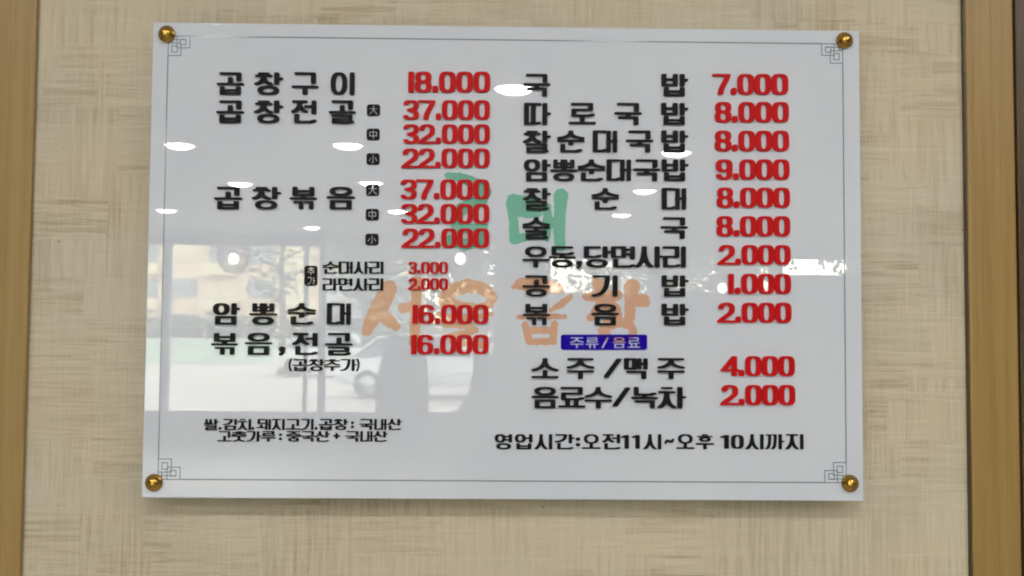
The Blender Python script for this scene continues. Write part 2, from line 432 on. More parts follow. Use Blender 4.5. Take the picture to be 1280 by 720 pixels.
def j_d(b):
    x0, y0, x1, y1 = inner(b); return [[(b[2] - 3, y0), (x0, y0), (x0, y1), (x1 - 2, y1), (b[2] - 1.8, y1 - 1.2)]]
def j_dd(b):
    x0, y0, x1, y1 = inner(b); mx = (x0 + x1) / 2 + 1.5
    return [[(mx - 2, y0), (x0, y0), (x0, y1), (mx - 2, y1)], [(b[2] - 2, y0), (mx, y0), (mx, y1), (b[2] - 2, y1 - 1)]]
def j_r(b):
    x0, y0, x1, y1 = inner(b); m = (y0 + y1) / 2
    return [[(b[0] + 2.5, y0), (x1, y0), (x1, m), (x0, m), (x0, y1), (x1 - 2, y1), (b[2] - 1.2, y1 - 1.2)]]
def j_m(b):
    x0, y0, x1, y1 = inner(b); return [[(x0, y0), (x1, y0), (x1, y1), (x0, y1), (x0, y0)]]
def j_b(b, k=.45):
    x0, y0, x1, y1 = inner(b); m = y0 + (y1 - y0) * k
    return [[(x0, y0), (x0, y1), (x1, y1), (x1, y0)], [(x0, m), (x1, m)]]
def j_bb(b):
    mx = (b[0] + b[2]) / 2
    return [dict(w=.88, p=l) for l in j_b((b[0], b[1], mx + 1.6, b[3])) + j_b((mx - 1.6, b[1], b[2], b[3]))]
def j_s(b, wide=True):
    x0, y0, x1, y1 = inner(b); cx = (x0 + x1) / 2; h = y1 - y0
    return [bez((cx, y0), (cx, y0 + h * .7), (b[0] + (cx - b[0]) * .5, y1 - h * .1), (b[0] + 2, y1)),
            bez((cx, y0 + h * .25), (cx + 1, y0 + h * .75), (b[2] - (b[2] - cx) * .5, y1 - h * .1), (b[2] - 2, y1))]
def j_ss(b):
    mx = (b[0] + b[2]) / 2
    return [dict(w=.8, p=l) for l in j_s((b[0], b[1], mx + 1, b[3])) + j_s((mx - 1, b[1], b[2], b[3]))]
def j_j(b):
    x0, y0, x1, y1 = inner(b); return [[(b[0] + 3, y0), (b[2] - 3, y0)]] + j_s((b[0], b[1], b[2], b[3]))
def j_c(b):
    x0, y0, x1, y1 = inner(b); q = (y1 - y0) * .22; cx = (x0 + x1) / 2
    return [dict(w=.85, p=[(cx - 4.5, y0), (cx + 4.5, y0)])] + j_j((b[0], b[1] + max(q, 2.6), b[2], b[3]))
def j_o(b):
    x0, y0, x1, y1 = inner(b); return [arc((x0 + x1) / 2, (y0 + y1) / 2, (x1 - x0) / 2, (y1 - y0) / 2, 0, 360, 28)]
def j_h(b):
    x0, y0, x1, y1 = inner(b); cx = (x0 + x1) / 2; h = y1 - y0
    return [dict(w=.85, p=[(cx - 3, y0), (cx + 3, y0)]), dict(w=.85, p=[(b[0] + 2, y0 + h * .28), (b[2] - 2, y0 + h * .28)])] + j_o((b[0] + 3, b[1] + h * .46, b[2] - 3, b[3]))
INI = 'ㄱㄲㄴㄷㄸㄹㅁㅂㅃㅅㅆㅇㅈㅉㅊㅋㅌㅍㅎ'
VOW = 'ㅏㅐㅑㅒㅓㅔㅕㅖㅗㅘㅙㅚㅛㅜㅝㅞㅟㅠㅡㅢㅣ'
FIN = [''] + list('ㄱㄲㄳㄴㄵㄶㄷㄹㄺㄻㄼㄽㄾㄿㅀㅁㅂㅄㅅㅆㅇㅈㅊㅋㅌㅍㅎ')
JF = dict(zip('ㄱㄲㄴㄷㄸㄹㅁㅂㅃㅅㅆㅇㅈㅊㅎ', (j_g, j_gg, j_n, j_d, j_dd, j_r, j_m, j_b, j_bb, j_s, j_ss, j_o, j_j, j_c, j_h)))
def hangul(ch):
    GW, GH = 33.0, 28.0
    k = ord(ch) - 0xAC00; i, v, f = INI[k // 588], VOW[(k % 588) // 28], FIN[k % 28]
    L = []
    if v in 'ㅗㅛㅜㅠㅡ':
        inset = 0 if i in 'ㅅㅈㅊ' else 2.5
        if f: it, ib, vy = 0, 10.6, 14.6 if v in 'ㅗㅛ' else 13.2
        else: it, ib, vy = 0, {'ㅗ': 17.6, 'ㅛ': 17.6, 'ㅡ': 17}.get(v, 14.0), {'ㅗ': 25.6, 'ㅛ': 25.6, 'ㅡ': 24}.get(v, 18.0)
        if i == 'ㅊ': ib += 1.2
        if f and i in 'ㅂㅃㄹㅈㅊㅅㅇ' and v in 'ㅜㅡ': ib = 11.2
        if v == 'ㅗ' and f: ib = 11.6 if i not in 'ㄱ' else 11.0
        L += JF[i]((inset, it, GW - inset, ib))
        L += [[(2.2, vy), (GW - 2.2, vy)]]
        c = GW / 2
        if v == 'ㅗ': L += [[(c, ib - (4 if i == 'ㄱ' else 1.5) if i != 'ㅂ' else ib, ), (c, vy)]] if False else [[(c, (ib - 3.6) if i == 'ㄱ' else ib), (c, vy)]]
        if v == 'ㅛ': L += [[(c - 5.5, ib), (c - 5.5, vy)], [(c + 5.5, ib), (c + 5.5, vy)]]
        if v == 'ㅜ': L += [[(c, vy), (c, 17.5 if f else GH - TH / 2)]]
        if v == 'ㅠ': L += [[(c + s, vy), (c + s, GH - TH / 2)] for s in (-5.5, 5.5)]
        if f:
            top = {True: 17.6}.get(v in 'ㅗㅛ', 17.2) if v != 'ㅡ' else 16.6
            if f == 'ㄱ': L += JF[f]((4, top, GW - 3, GH))
            elif f == 'ㄲ': L += j_gg((3.5, top, GW - 3, GH))
            elif f == 'ㄹ':
                L += j_r((3, top - .3, GW - 3, GH + .8))
            else: L += JF[f]((3, top, GW - 3, GH))
    elif v == 'ㅙ':
        L += j_d((1, 0, 19, 13)); L += [[(10, 16), (10, 22)], [(2, 22), (19, 22)]]
        L += [dict(w=.85, p=[(22.3, 1.7), (22.3, GH - 1.7)]), dict(w=.85, p=[(30, 1.7), (30, GH - 1.7)]), [(22.3, 13), (30, 13)]]
    else:
        bot = 15.4 if f else GH
        vb = (15.2 if f not in ('ㄴ',) else 17) if f else GH
        if f and i == 'ㅊ': bot = 15.8
        wide = v in 'ㅐㅔ'
        iw = 17.5 if wide else (22.5 if v in 'ㅣ' else 21.5)
        if v in 'ㅓㅕ': iw = 20.5
        b = (0.5, 0, iw, bot)
        if i == 'ㄱ': L += j_g(b, True) if True else []
        elif i == 'ㄲ': L += j_gg(b, True)
        elif i in 'ㄷㄹㄴ' and not f: L += JF[i]((.5, 0, iw + .8, GH - .3))
        elif i == 'ㅇ' and not f: L += j_o((.5, 0, iw, GH))
        else: L += JF[i](b)
        mid = (bot if f else GH) * .48
        vx = GW - TV / 2 - (2.6 if v in 'ㅏㅑ' else .6)
        if v == 'ㅐ':
            L += [dict(w=.88, p=[(vx - 8.4, TH / 2), (vx - 8.4, vb - TH / 2)]), dict(w=.88, p=[(vx - .2, TH / 2), (vx - .2, vb - TH / 2)]), [(vx - 8.4, mid), (vx, mid)]]
        else:
            L += [[(vx, TH / 2), (vx, vb - TH / 2)]]
            if v == 'ㅏ': L += [[(vx, mid), (GW + .2 - 1.5, mid)]]
            if v == 'ㅓ': L += [[(vx, mid), (iw - 1, mid)]]
            if v == 'ㅕ': L += [[(vx, mid - 3), (iw - 3, mid - 3)], [(vx, mid + 3), (iw - 3, mid + 3)]]
        if f:
            top = 17.0
            if f == 'ㄹ': L += j_r((3.5, top - .6, GW - 2.5, GH + .8))
            elif f == 'ㄴ': L += j_n((3.5, top - .4, GW - 1.5, GH))
            elif f == 'ㄱ': L += j_g((4, top, GW - 3, GH))
            else: L += JF[f]((3.5, top - .3, GW - 2.5, GH))
    return L, GW, GH, TV, TH
def digit(ch):
    w, h, tv, th = 21.0, 26.0, 7.0, 3.1
    x0, x1, y0, y1 = tv / 2, w - tv / 2, th / 2, h - th / 2; cx, m = w / 2, h / 2
    if ch == '0': L = [arc(cx, m, (x1 - x0) / 2, (y1 - y0) / 2, 0, 360, 36, 3.4)]
    elif ch == '1': w = 8.0; L = [[(4, y0), (4, y1)]]
    elif ch == '!': w = 12.0; L = [[(1.5, y0 + 2.6), (7.4, y0)], [(7.4, y0), (7.4, y1)]]
    elif ch == '8': L = [arc(cx, y0 + (m - y0) / 2 - .3, (x1 - x0) / 2 - .4, (m - y0) / 2 - .2, 0, 360, 26, 2.8), arc(cx, (m + y1) / 2 - .1, (x1 - x0) / 2, (y1 - m) / 2 + .2, 0, 360, 26, 2.8)]
    elif ch == '3': L = [arc(cx, m * .52, (x1 - x0) / 2, m * .52 - y0, -165, 85, 18, 2.6), arc(cx, m * 1.49, (x1 - x0) / 2 + .2, y1 - m * 1.49, -85, 160, 18, 2.6), [(cx - 2, m), (cx + 1, m)]]
    elif ch == '2': L = [arc(cx, m * .60, (x1 - x0) / 2, m * .60 - y0, -175, 20, 18, 2.4) + bez((x1 - .3, m * .85), (x1 - 1.5, m * 1.15), (x0 + 3, m * 1.45), (x0 - .6, y1 - .8)), [(x0 - 1.8, y1), (w - 2.4, y1)]]
    elif ch == '7': L = [[(1.8, y0), (x1 + .5, y0)], bez((x1 + .4, y0), (x1 - 1.5, m * .8), (cx - 1, m * 1.2), (cx - 1.6, y1))]
    elif ch == '6': L = [arc(cx, (y1 + m) / 2 - .8, (x1 - x0) / 2, (y1 - m) / 2 + .8, 0, 360, 26, 2.8), [(x0, m * 1.4), (x0, m * .62)] + arc(cx, m * .62, (x1 - x0) / 2, m * .62 - y0, 180, 345, 14, 2.6)]
    elif ch == '9': L = [arc(cx, (y0 + m) / 2 + .8, (x1 - x0) / 2, (m - y0) / 2 + .8, 0, 360, 26, 2.8), [(x1, m * .6), (x1, m * 1.38)] + arc(cx, m * 1.38, (x1 - x0) / 2, y1 - m * 1.38, 0, 165, 14, 2.6)]
    elif ch == '4': L = [[(x1 - 1.4, y0), (x1 - 1.4, y1)], [(x1 - 2, y0 + .5), (x0 - 1, h * .70)], [(x0 - 1.6, h * .70), (w - 1.8, h * .70)]]
    return L, w, h, tv, th
def symbol(ch):
    if ch == '.': return [[(4, 4), (4, 4.01)]], 8, 8, 8, 8
    if ch == ',': return [[(4, 3.6), (4, 3.61)], dict(w=.5, p=bez((5.6, 4), (5.6, 7), (4.5, 9), (2.2, 10.3)))], 8, 12, 7.6, 7
    if ch == '/': return [[(4, 1.5), (18, 24.5)][::1]] and [[(18.6, 1.5), (3.6, 24.5)]], 22.2, 26, 6.4, 3
    if ch == ':': return [[(3, 4), (3, 4.01)], [(3, 14), (3, 14.01)]], 6, 18, 6, 6
    if ch == '~': return [bez((2, 6), (5, -1), (9, 9), (12, 2))], 14, 8, 3, 4
    if ch == '+': return [[(1.6, 5), (8.4, 5)], [(5, 1.6), (5, 8.4)]], 10, 10, 4, 3
    if ch in '()':
        l = bez((5.5, 1), (.8, 7), (.8, 19), (5.5, 26)); l = l if ch == '(' else [(7 - x, y) for x, y in l]
        return [l], 7, 27, 4.6, 3
_cache = {}
def glyph_mesh(ch, mt, thick, pen=1.0):
    key = (ch, mt.name, thick, pen)
    if key in _cache: return _cache[key]
    L, w, h, tv, th = hangul(ch) if ord(ch) >= 0xAC00 else digit(ch) if ch in '0123456789!' else symbol(ch)
    fn = sdf_pen(L, tv * pen, th * pen); lp = contours(fn, -3, w + 3, -3, h + 3, .36)
    me = plate(('letter_' if mt is M['black'] else 'digit_') + 'shape', lp, fn, thick, mt, .045,
               lambda x, y: ((x - w / 2) / w, -(y - h / 2) / h))
    _cache[key] = me; return me

# ------------------------------------------------------------------ the menu board
BW, BH, BT = .900, .5975, .005
board = empty('menu_board', (0, 0, BZ))
tag(board, 'glossy white acrylic Korean menu board with black dishes and red prices on four brass caps', 'menu board')
o = MB().box(-BW / 2, BW / 2, 0, BT, -BH / 2, BH / 2).build('panel', M['board'], board, bevel=.0014)
def uv(px, py):
    p = on_plane(px, py); return p.x, p.z - BZ
def put(ch, x0, y0, x1, y1, mt, thick=.0030, pen=1.0):
    a = uv(x0, (y0 + y1) / 2); b = uv(x1, (y0 + y1) / 2); c = uv((x0 + x1) / 2, y0); d = uv((x0 + x1) / 2, y1)
    isnum = ch in '0123456789!' ; nm = {'.': 'dot', ',': 'comma', '/': 'slash', ':': 'colon', '~': 'tilde', '+': 'plus_sign', '(': 'bracket', ')': 'bracket'}.get(ch, 'digit' if isnum else 'letter')
    o = link(nm, glyph_mesh(ch, mt, thick, pen), board, ((a[0] + b[0]) / 2, -.00003, (c[1] + d[1]) / 2))
    o.scale = (b[0] - a[0], 1, c[1] - d[1])
    return o
B_, R_ = M['black'], M['red']
def row(chars, y0, y1, xs, mt=B_, **k):
    for ch, (a, b) in zip(chars, xs): put(ch, a, y0, b, y1, mt, **k)
def even(chars, x0, x1, y0, y1, w, mt=B_, **k):
    n = len(chars); st = (x1 - x0 - w) / (n - 1)
    for i, ch in enumerate(chars): put(ch, x0 + i * st, y0, x0 + i * st + w, y1, mt, **k)
def price(txt, x1, y0, y1, sc=1.0):
    h = y1 - y0; wd = {'.': 8.6, '1': 8.6}; x = x1
    for ch in reversed(txt):
        w = wd.get(ch, 21.2) * h / 25.5 * sc
        if ch == '.': put(ch, x - w + .5, y1 - 8.2 * h / 25.5, x - .7, y1 + .2, R_); x -= w
        else: put(ch, x - w + .15, y0, x - .15, y1, R_); x -= w - (0 if ch != '1' else -.4)
# left column
row('곱창구이', 91, 119, ((272.5, 304.5), (319, 352), (366, 397.5), (413.3, 444)))
row('곱창전골', 126, 154.3, ((272, 304.5), (318.7, 352), (365, 396.3), (412.3, 443.8)))
row('곱창볶음', 233.8, 262, ((269.3, 302), (316, 349.5), (363.4, 395.6), (409.7, 443)))
row('암뽕순대', 378.8, 406, ((266.2, 298.4), (313, 345.6), (361, 393.7), (408.4, 439.6)))
row('볶음', 416, 443.8, ((265.5, 296.6), (307.6, 339.6))); row('전골', 416, 443.8, ((366.3, 397.6), (407.8, 440)))
put(',', 349, 433, 357, 444.5, B_)
even('순대사리', 404, 479.8, 327, 342.3, 18.6, thick=.0013); even('라면사리', 403, 479.6, 348, 363.4, 18.6, thick=.0013)
put('(', 361, 448.6, 364.8, 464, B_, .0012); put(')', 445.6, 448.6, 449.4, 464, B_, .0012)
even('곱창추가', 366, 445, 448.8, 463.8, 19.2, thick=.0012)
for t, y0, y1, x1 in (('18.000', 90.2, 116, 613), ('37.000', 125.8, 150, 612.6), ('32.000', 155.8, 180, 612.6), ('22.000', 186, 210.3, 612.4),
                      ('37.000', 224.6, 249.4, 612), ('32.000', 255.2, 279.8, 611.9), ('22.000', 285.8, 310, 611.8),
                      ('3.000', 327.5, 342.2, 560.3), ('2.000', 348, 362.6, 560.3), ('16.000', 381, 405, 611), ('16.000', 418.4, 442.8, 611)):
    price(t, x1, y0, y1, 1.0 if y1 - y0 > 20 else .93)
# right column
X6 = (654.4, 826.4)
def spread(chars, y0, y1, xa=654.2, xb=858.5, w=32.2): even(chars, xa, xb, y0, y1, w)
row('국밥', 93, 120.8, ((655, 686.6), (826, 858)))
spread('따로국밥', 129.2, 156.5, 654.4, 858); spread('찰순대국밥', 163.6, 190.8, 654.4, 858.2); spread('암뽕순대국밥', 199.6, 226.6)
spread('찰순대', 235.3, 262.4); spread('술국', 271.8, 298.6)
row('우동', 308, 334.6, ((653.8, 685.5), (686.8, 718.6))); put(',', 720, 326, 727.6, 336, B_)
row('당면사리', 308, 334.6, ((729.2, 762), (763, 794), (794, 826.8), (828, 857.4)))
spread('공기밥', 344.3, 370.8); spread('볶음밥', 379.8, 406.6)
row('소주', 447.5, 473.5, ((665.3, 697.2), (709.5, 741.5))); put('/', 754, 448, 777, 472, B_); row('맥주', 447.5, 473.8, ((779.2, 810.4), (822.5, 854.6)))
row('음료수', 483.5, 510.2, ((665.3, 697.2), (698.7, 730.7), (731.7, 763.7))); put('/', 765, 484, 788, 508, B_)
row('녹차', 483.5, 510.2, ((789.5, 821.2), (822, 855.4)))
for t, y0, y1, x1 in (('7.000', 93, 118.8, 984.8), ('8.000', 128, 153.5, 985.5), ('8.000', 163.8, 189.4, 985.8), ('9.000', 199.6, 225, 986.4),
                      ('8.000', 234.8, 260, 986.9), ('8.000', 270.4, 295.8, 987.2), ('2.000', 306.4, 331.2, 987.7), ('1.000', 342.4, 367.6, 988.2),
                      ('2.000', 378.3, 403.5, 988.8), ('4.000', 445, 470.2, 993), ('2.000', 481, 506.4, 993.6)):
    price(t, x1, y0, y1, .99)
# opening hours and origin notes
ky = dict(thick=.0012)
for ch, a, b in (('영', 618, 640.6), ('업', 643, 666), ('시', 668.6, 690.8), ('간', 694, 717), ('오', 728, 750), ('전', 753, 775.6), ('시', 804.5, 827), ('오', 845.6, 867.4), ('후', 870, 892),
                 ('시', 932, 954.8), ('까', 956.5, 979), ('지', 982, 1004.6)): put(ch, a, 542.6, b, 561.6, B_, **ky)
for ch, a, b in (('!', 777.5, 787), ('!', 791, 800.6), ('!', 901.6, 912), ('0', 913.5, 929.6)): put(ch, a, 543.6, b, 560.8, B_, **ky)
put(':', 719.6, 546, 725.2, 558.6, B_, **ky); put('~', 830, 548, 843, 555, B_, **ky)
for ch, a, b in (('쌀', 338, 400), ('김', 424, 486), ('치', 489, 549), ('돼', 574, 636), ('지', 640, 698), ('고', 703, 766), ('기', 770, 826), ('곱', 849, 912), ('창', 914, 976),
                 ('국', 1030, 1091), ('내', 1094, 1151), ('산', 1153, 1214)): put(ch, 160 + a / 3.5556, 523.6, 160 + b / 3.5556, 537.4, B_, **ky)
for ch, a, b in (('고', 400, 460), ('춧', 463, 525), ('가', 528, 589), ('루', 593, 656), ('중', 706, 767), ('국', 770, 831), ('산', 833, 894), ('국', 967, 1029), ('내', 1032, 1089), ('산', 1090, 1151)):
    put(ch, 160 + a / 3.5556, 538.8, 160 + b / 3.5556, 552, B_, **ky)
for a, b in ((404, 416), (550, 562), (830, 842)): put('.', 160 + a / 3.5556, 533.6, 160 + b / 3.5556, 537.2, B_, **ky)
for a, y in ((998, 524.6), (678, 539.6)): put(':', 160 + a / 3.5556 - 1.9, y + 1.6, 160 + a / 3.5556 + 1.9, y + 11, B_, **ky)
put('+', 417, 541, 424.6, 548.6, B_, **ky)

def board_plate(name, fn, box, mt, thick, lift=0.0, st=.35, tol=.05, label=None):
    """flat piece drawn in photograph pixels and laid on the board plane"""
    lp = contours(fn, *box, st); cx, cz = uv((box[0] + box[1]) / 2, (box[2] + box[3]) / 2)
    me = plate(name, lp, fn, thick, mt, tol, lambda x, y: (uv(x, y)[0] - cx, uv(x, y)[1] - cz))
    o = link(name, me, board, (cx, -lift, cz)); tag(o, label); return o
def rrect(x0, y0, x1, y1, r):
    def fn(X, Y):
        qx = np.abs(X - (x0 + x1) / 2) - (x1 - x0) / 2 + r; qy = np.abs(Y - (y0 + y1) / 2) - (y1 - y0) / 2 + r
        return np.hypot(np.maximum(qx, 0), np.maximum(qy, 0)) + np.minimum(np.maximum(qx, qy), 0) - r
    return fn
def thin(lines, t): return sdf_round([[(x, y, t / 2) for x, y in l] for l in lines])
def cut(f, g): return lambda X, Y: np.maximum(f(X, Y), -g(X, Y))
def tagsign(x0, y0, x1, y1, lines, label, t=1.5):
    board_plate('size_tag', cut(rrect(x0, y0, x1, y1, 3.2), thin(lines, t)), (x0 - 2, x1 + 2, y0 - 2, y1 + 2), M['black'], .0012, .00003, .25, .03, label)
for kind, cx, cy in (('d', 467, 138), ('j', 466.6, 168.2), ('s', 466.4, 199), ('d', 465.8, 237.8), ('j', 465.5, 268.5), ('s', 465, 299.5)):
    if kind == 'd': ln = [[(cx - 4.8, cy - 2), (cx + 4.8, cy - 2)], [(cx, cy - 5), (cx - .3, cy - 1), (cx - 2, cy + 2.2), (cx - 4.8, cy + 4.8)], [(cx + .2, cy - 1), (cx + 2, cy + 2.4), (cx + 4.8, cy + 4.8)]]; lb = 'black tag with the sign for large'
    elif kind == 'j': ln = [[(cx - 4.2, cy - 3), (cx + 4.2, cy - 3), (cx + 4.2, cy + 1.8), (cx - 4.2, cy + 1.8), (cx - 4.2, cy - 3)], [(cx, cy - 5.2), (cx, cy + 5.2)]]; lb = 'black tag with the sign for medium'
    else: ln = [[(cx, cy - 5), (cx, cy + 4.6), (cx - 1.6, cy + 4)], [(cx - 2.6, cy - 1.6), (cx - 4.8, cy + 2)], [(cx + 2.6, cy - 1.6), (cx + 4.8, cy + 2)]]; lb = 'black tag with the sign for small'
    tagsign(cx - 8.2, cy - 7.3, cx + 8.2, cy + 7.3, ln, lb, 1.15)
def han_lines(ch, x0, y0, x1, y1):
    L, w, h, _, _ = hangul(ch) if ord(ch) >= 0xAC00 else symbol(ch); out = []
    for l in L:
        l = l['p'] if isinstance(l, dict) else l
        out.append([(x0 + x / w * (x1 - x0), y0 + y / h * (y1 - y0)) for x, y in l])
    return out
tagsign(380.6, 332.2, 397, 357.4, han_lines('추', 384, 334.6, 393.6, 344) + han_lines('가', 384, 346.4, 393.8, 355.6), 'tall black tag marking the extras', 1.0)
pl = []
for ch, a, b in (('주', 712.8, 729.2), ('류', 732, 748.3), ('음', 765.6, 782.2), ('료', 784.2, 800)): pl += han_lines(ch, a, 421.6, b, 435)
pl += [[(759.5, 422.4), (753, 434.4)]]
def pen_scaled(lines, tx, ty): return sdf_pen(lines, tx, ty)
f_txt = pen_scaled(pl, 2.3, 1.5)
board_plate('drinks_tag', cut(rrect(701, 418.2, 808.8, 437.4, 3), f_txt), (698, 812, 415, 440), M['purple'], .0007, .0006, .22, .03, 'violet tag for liquor and soft drinks')

# brush logo printed on the acrylic, under the raised letters
logo = [
 ('green', [[(559, 219, 3), (575, 222, 5.5), (595, 230, 7), (608, 240, 6), (601, 251, 7), (577, 261, 7), (569, 276, 6.5)], [(570, 284, 5), (590, 287, 6), (605, 284, 4.5)], [(563, 300, 6), (580, 306, 7), (600, 301, 6), (604, 291, 4)]]),
 ('green', [[(640, 249, 6), (655, 251, 6), (670, 257, 7)], [(644, 262, 8), (660, 263, 9), (671, 266, 6)], [(639, 254, 6), (642, 275, 5), (643, 298, 6)], [(643, 299, 6), (655, 297, 4.6), (672, 293, 4)],
            [(684, 259, 4.4), (685, 280, 5.4), (683, 298, 3.4)], [(685, 279, 6.5), (698, 278, 7)], [(701, 245, 8.6), (700, 262, 6.6), (699, 290, 7), (700, 308, 6)]]),
 ('orange', [[(486, 361, 10), (476, 381, 11), (463, 404, 8), (458, 414, 5.5)], [(471, 388, 8), (488, 402, 7), (495, 408, 5)], [(504, 385, 6), (520, 384, 5)], [(521, 352, 6.5), (520, 375, 6), (519, 395, 6), (518, 428, 6)]]),
 ('orange', [[(555, 374, 7), (563, 364, 8), (585, 357, 8), (605, 361, 7), (615, 371, 6), (612, 380, 5), (600, 384, 3), (575, 381, 4), (555, 376, 7)], [(548, 393, 2), (580, 398, 3.5), (614, 393, 2)],
             [(556, 405, 3.5), (586, 407, 4), (594, 413, 3.6), (562, 421, 3.6), (566, 428, 3.6), (604, 431, 3.6)]]),
 ('orange', [[(641, 359, 1.6), (651, 355, 7), (680, 357, 8.5), (698, 361, 6)], [(713, 371, 2.6), (702, 380, 4.2), (688, 388, 1.6)], [(648, 396.5, 2.2), (680, 395, 3.6), (706, 396, 2.2)],
             [(656, 406, 3.5), (662, 426, 4.5)], [(693, 405, 4), (691, 426, 4.5)], [(661, 413, 3.6), (692, 413, 3.6)], [(662, 427, 3.6), (690, 427, 3.6)]]),
 ('orange', [[(747, 354, 7), (752, 362, 7)], [(733, 371, 4.5), (750, 370, 7), (772, 369, 6)], [(756, 372, 7), (750, 384, 7), (738, 397, 4)], [(756, 377, 7), (768, 388, 8), (772, 394, 5)],
             [(790, 359, 9.4), (788, 372, 6.4), (787, 397, 6)], [(790, 376, 6), (804, 375.5, 7.6), (808, 379, 4.5)],
             [(789, 421, 3), (782, 425, 3.4), (768, 425, 3.4), (757, 419, 5), (754, 413, 6), (760, 406, 7), (774, 403, 5.2), (787, 406, 5.2), (792, 414, 4.4), (789, 420, 3.4)]]),
]
for col, st in logo:
    xs = [p[0] for l in st for p in l]; ys = [p[1] for l in st for p in l]
    base = sdf_round(st)
    def ragged(X, Y, base=base):
        return base(X, Y) - .7 + .55 * np.sin(X * .55 + 1.3 * np.sin(Y * .35)) * np.cos(Y * .48 + .9 * np.sin(X * .3))
    board_plate('logo_letter', ragged, (min(xs) - 12, max(xs) + 12, min(ys) - 12, max(ys) + 12), M[col], .00012, .00003, .5, .08,
                ('pale green' if col == 'green' else 'pale orange') + ' brush letter printed behind the menu text')

# fine grey frame line with fretwork corners
def strip(mb, pts, w, y=-.00014):
    for (x0, z0), (x1, z1) in zip(pts[:-1], pts[1:]):
        if abs(z0 - z1) < 1e-6: mb.box(min(x0, x1) - w / 2, max(x0, x1) + w / 2, y, -.00002, z0 - w / 2, z0 + w / 2)
        else: mb.box(x0 - w / 2, x0 + w / 2, y * .97, -.00002, min(z0, z1) - w / 2, max(z0, z1) + w / 2)
cor = [uv(210.5, 47), uv(1053, 53), uv(1058, 601.5), uv(197.5, 601)]
bx0, bx1 = (cor[0][0] + cor[3][0]) / 2, (cor[1][0] + cor[2][0]) / 2; bz0, bz1 = (cor[2][1] + cor[3][1]) / 2, (cor[0][1] + cor[1][1]) / 2
mm = .001
for pts in ([(bx0 + 27 * mm, bz1), (bx1 - 27 * mm, bz1)], [(bx0 + 27 * mm, bz0), (bx1 - 27 * mm, bz0)], [(bx0, bz0 + 25 * mm), (bx0, bz1 - 25 * mm)], [(bx1, bz0 + 25 * mm), (bx1, bz1 - 25 * mm)]):
    mb = MB(); strip(mb, pts, 1.6 * mm); mb.build('border_line', M['line'], board)
for sx, sz, ox, oz in ((1, -1, bx0, bz1), (-1, -1, bx1, bz1), (1, 1, bx0, bz0), (-1, 1, bx1, bz0)):
    mb = MB()
    for pts in ([(0, 25), (16, 25), (16, 9), (0, 9), (0, 25)], [(27, 0), (27, 15), (11, 15), (11, 0), (27, 0)], [(4.5, 20.5), (11.5, 20.5), (11.5, 12.5), (4.5, 12.5), (4.5, 20.5)],
                [(22, 4), (22, 11), (15, 11), (15, 4), (22, 4)], [(0, 9), (0, 4.5), (20, 4.5)], [(4.5, 9), (4.5, 0), (11, 0)]):
        strip(mb, [(ox + sx * a * mm, oz + sz * b * mm) for a, b in pts], 1.25 * mm)
    mb.build('corner_ornament', M['line'], board)

# brass caps and the standoffs behind them
prof = [(.0001, .0092), (.0024, .0091), (.0046, .0083), (.0066, .0066), (.0080, .0044), (.0086, .0030), (.0100, .0026), (.0106, .0018), (.0107, .0008), (.0106, .0001)]
for px, py in ((209, 43), (1055, 51), (193, 603), (1062, 604)):
    x, z = uv(px, py)
    c = MB().lathe(prof, 40, (0, 0, 0), 'y').build('brass_cap', M['brass'], board, (x, -.00002, z), smooth=True)
    c.rotation_euler = (random.Random(px).uniform(-.09, .09), random.Random(px).uniform(0, 3), random.Random(px + 1).uniform(-.09, .09)); c.location.y = -.0009
    MB().lathe([(.0075, -BT - .0003), (.0078, -WY + .0006)], 28, (0, 0, 0), 'y').build('standoff', M['brass'], board, (x, 0, z), smooth=True)

# ------------------------------------------------------------------ the room behind the camera (seen in the gloss of the board)
DW = 13.0 + CAM.y              # board to window wall: 11.8 m
RX0, RX1 = -6.2, 6.2
CZ = 2.86
o = MB().box(RX0, RX1, -DW - .3, WY, -.1, 0).build('floor', M['floor']); tag(o, kind='structure')
o = MB().box(RX0, RX1, -DW - .3, WY, CZ, CZ + .1).build('ceiling', M['ceil']); tag(o, kind='structure')
for nm, x in (('side_wall', RX0 - .1), ('side_wall', RX1)):
    o = MB().box(x, x + .1, -DW - .3, WY + .1, -.1, CZ + .1).build(nm, M['plaster']); tag(o, kind='structure')
for a, b in ((RX0, -2.2), (2.6, RX1)):
    o = MB().box(a, b, WY, WY + .1, -.1, CZ).build('rear_wall', M['plaster']); tag(o, kind='structure')
# window wall: openings traced from the mirror image
def ro(x0, y0, x1, y1, D=13.0):
    a, b = seen_in_board(x0, y1, D), seen_in_board(x1, y0, D); return [a.x, b.x, min(a.z, b.z), max(a.z, b.z)]
opn = [ro(120, 521, 622, 300), ro(684, 371, 815, 318), ro(829, 371, 968, 319), ro(975, 349, 1120, 319)]
wy0, wy1 = -DW - .2, -DW
xs = [RX0]; mb = MB()
for a, b, c, d in opn:
    mb.box(xs[-1], a, wy0, wy1, 0, CZ); mb.box(a, b, wy0, wy1, 0, c); mb.box(a, b, wy0, wy1, d, CZ); xs.append(b)
mb.box(xs[-1], RX1, wy0, wy1, 0, CZ)
tag(mb.build('window_wall', M['plaster']), kind='structure')
wlab = ['wide street window mirrored in the lower left of the board', 'window full of glittering leaves mirrored behind the bowl of rice row', 'dim window mirrored right of the glittering one', 'low bright window mirrored at the right edge of the board']
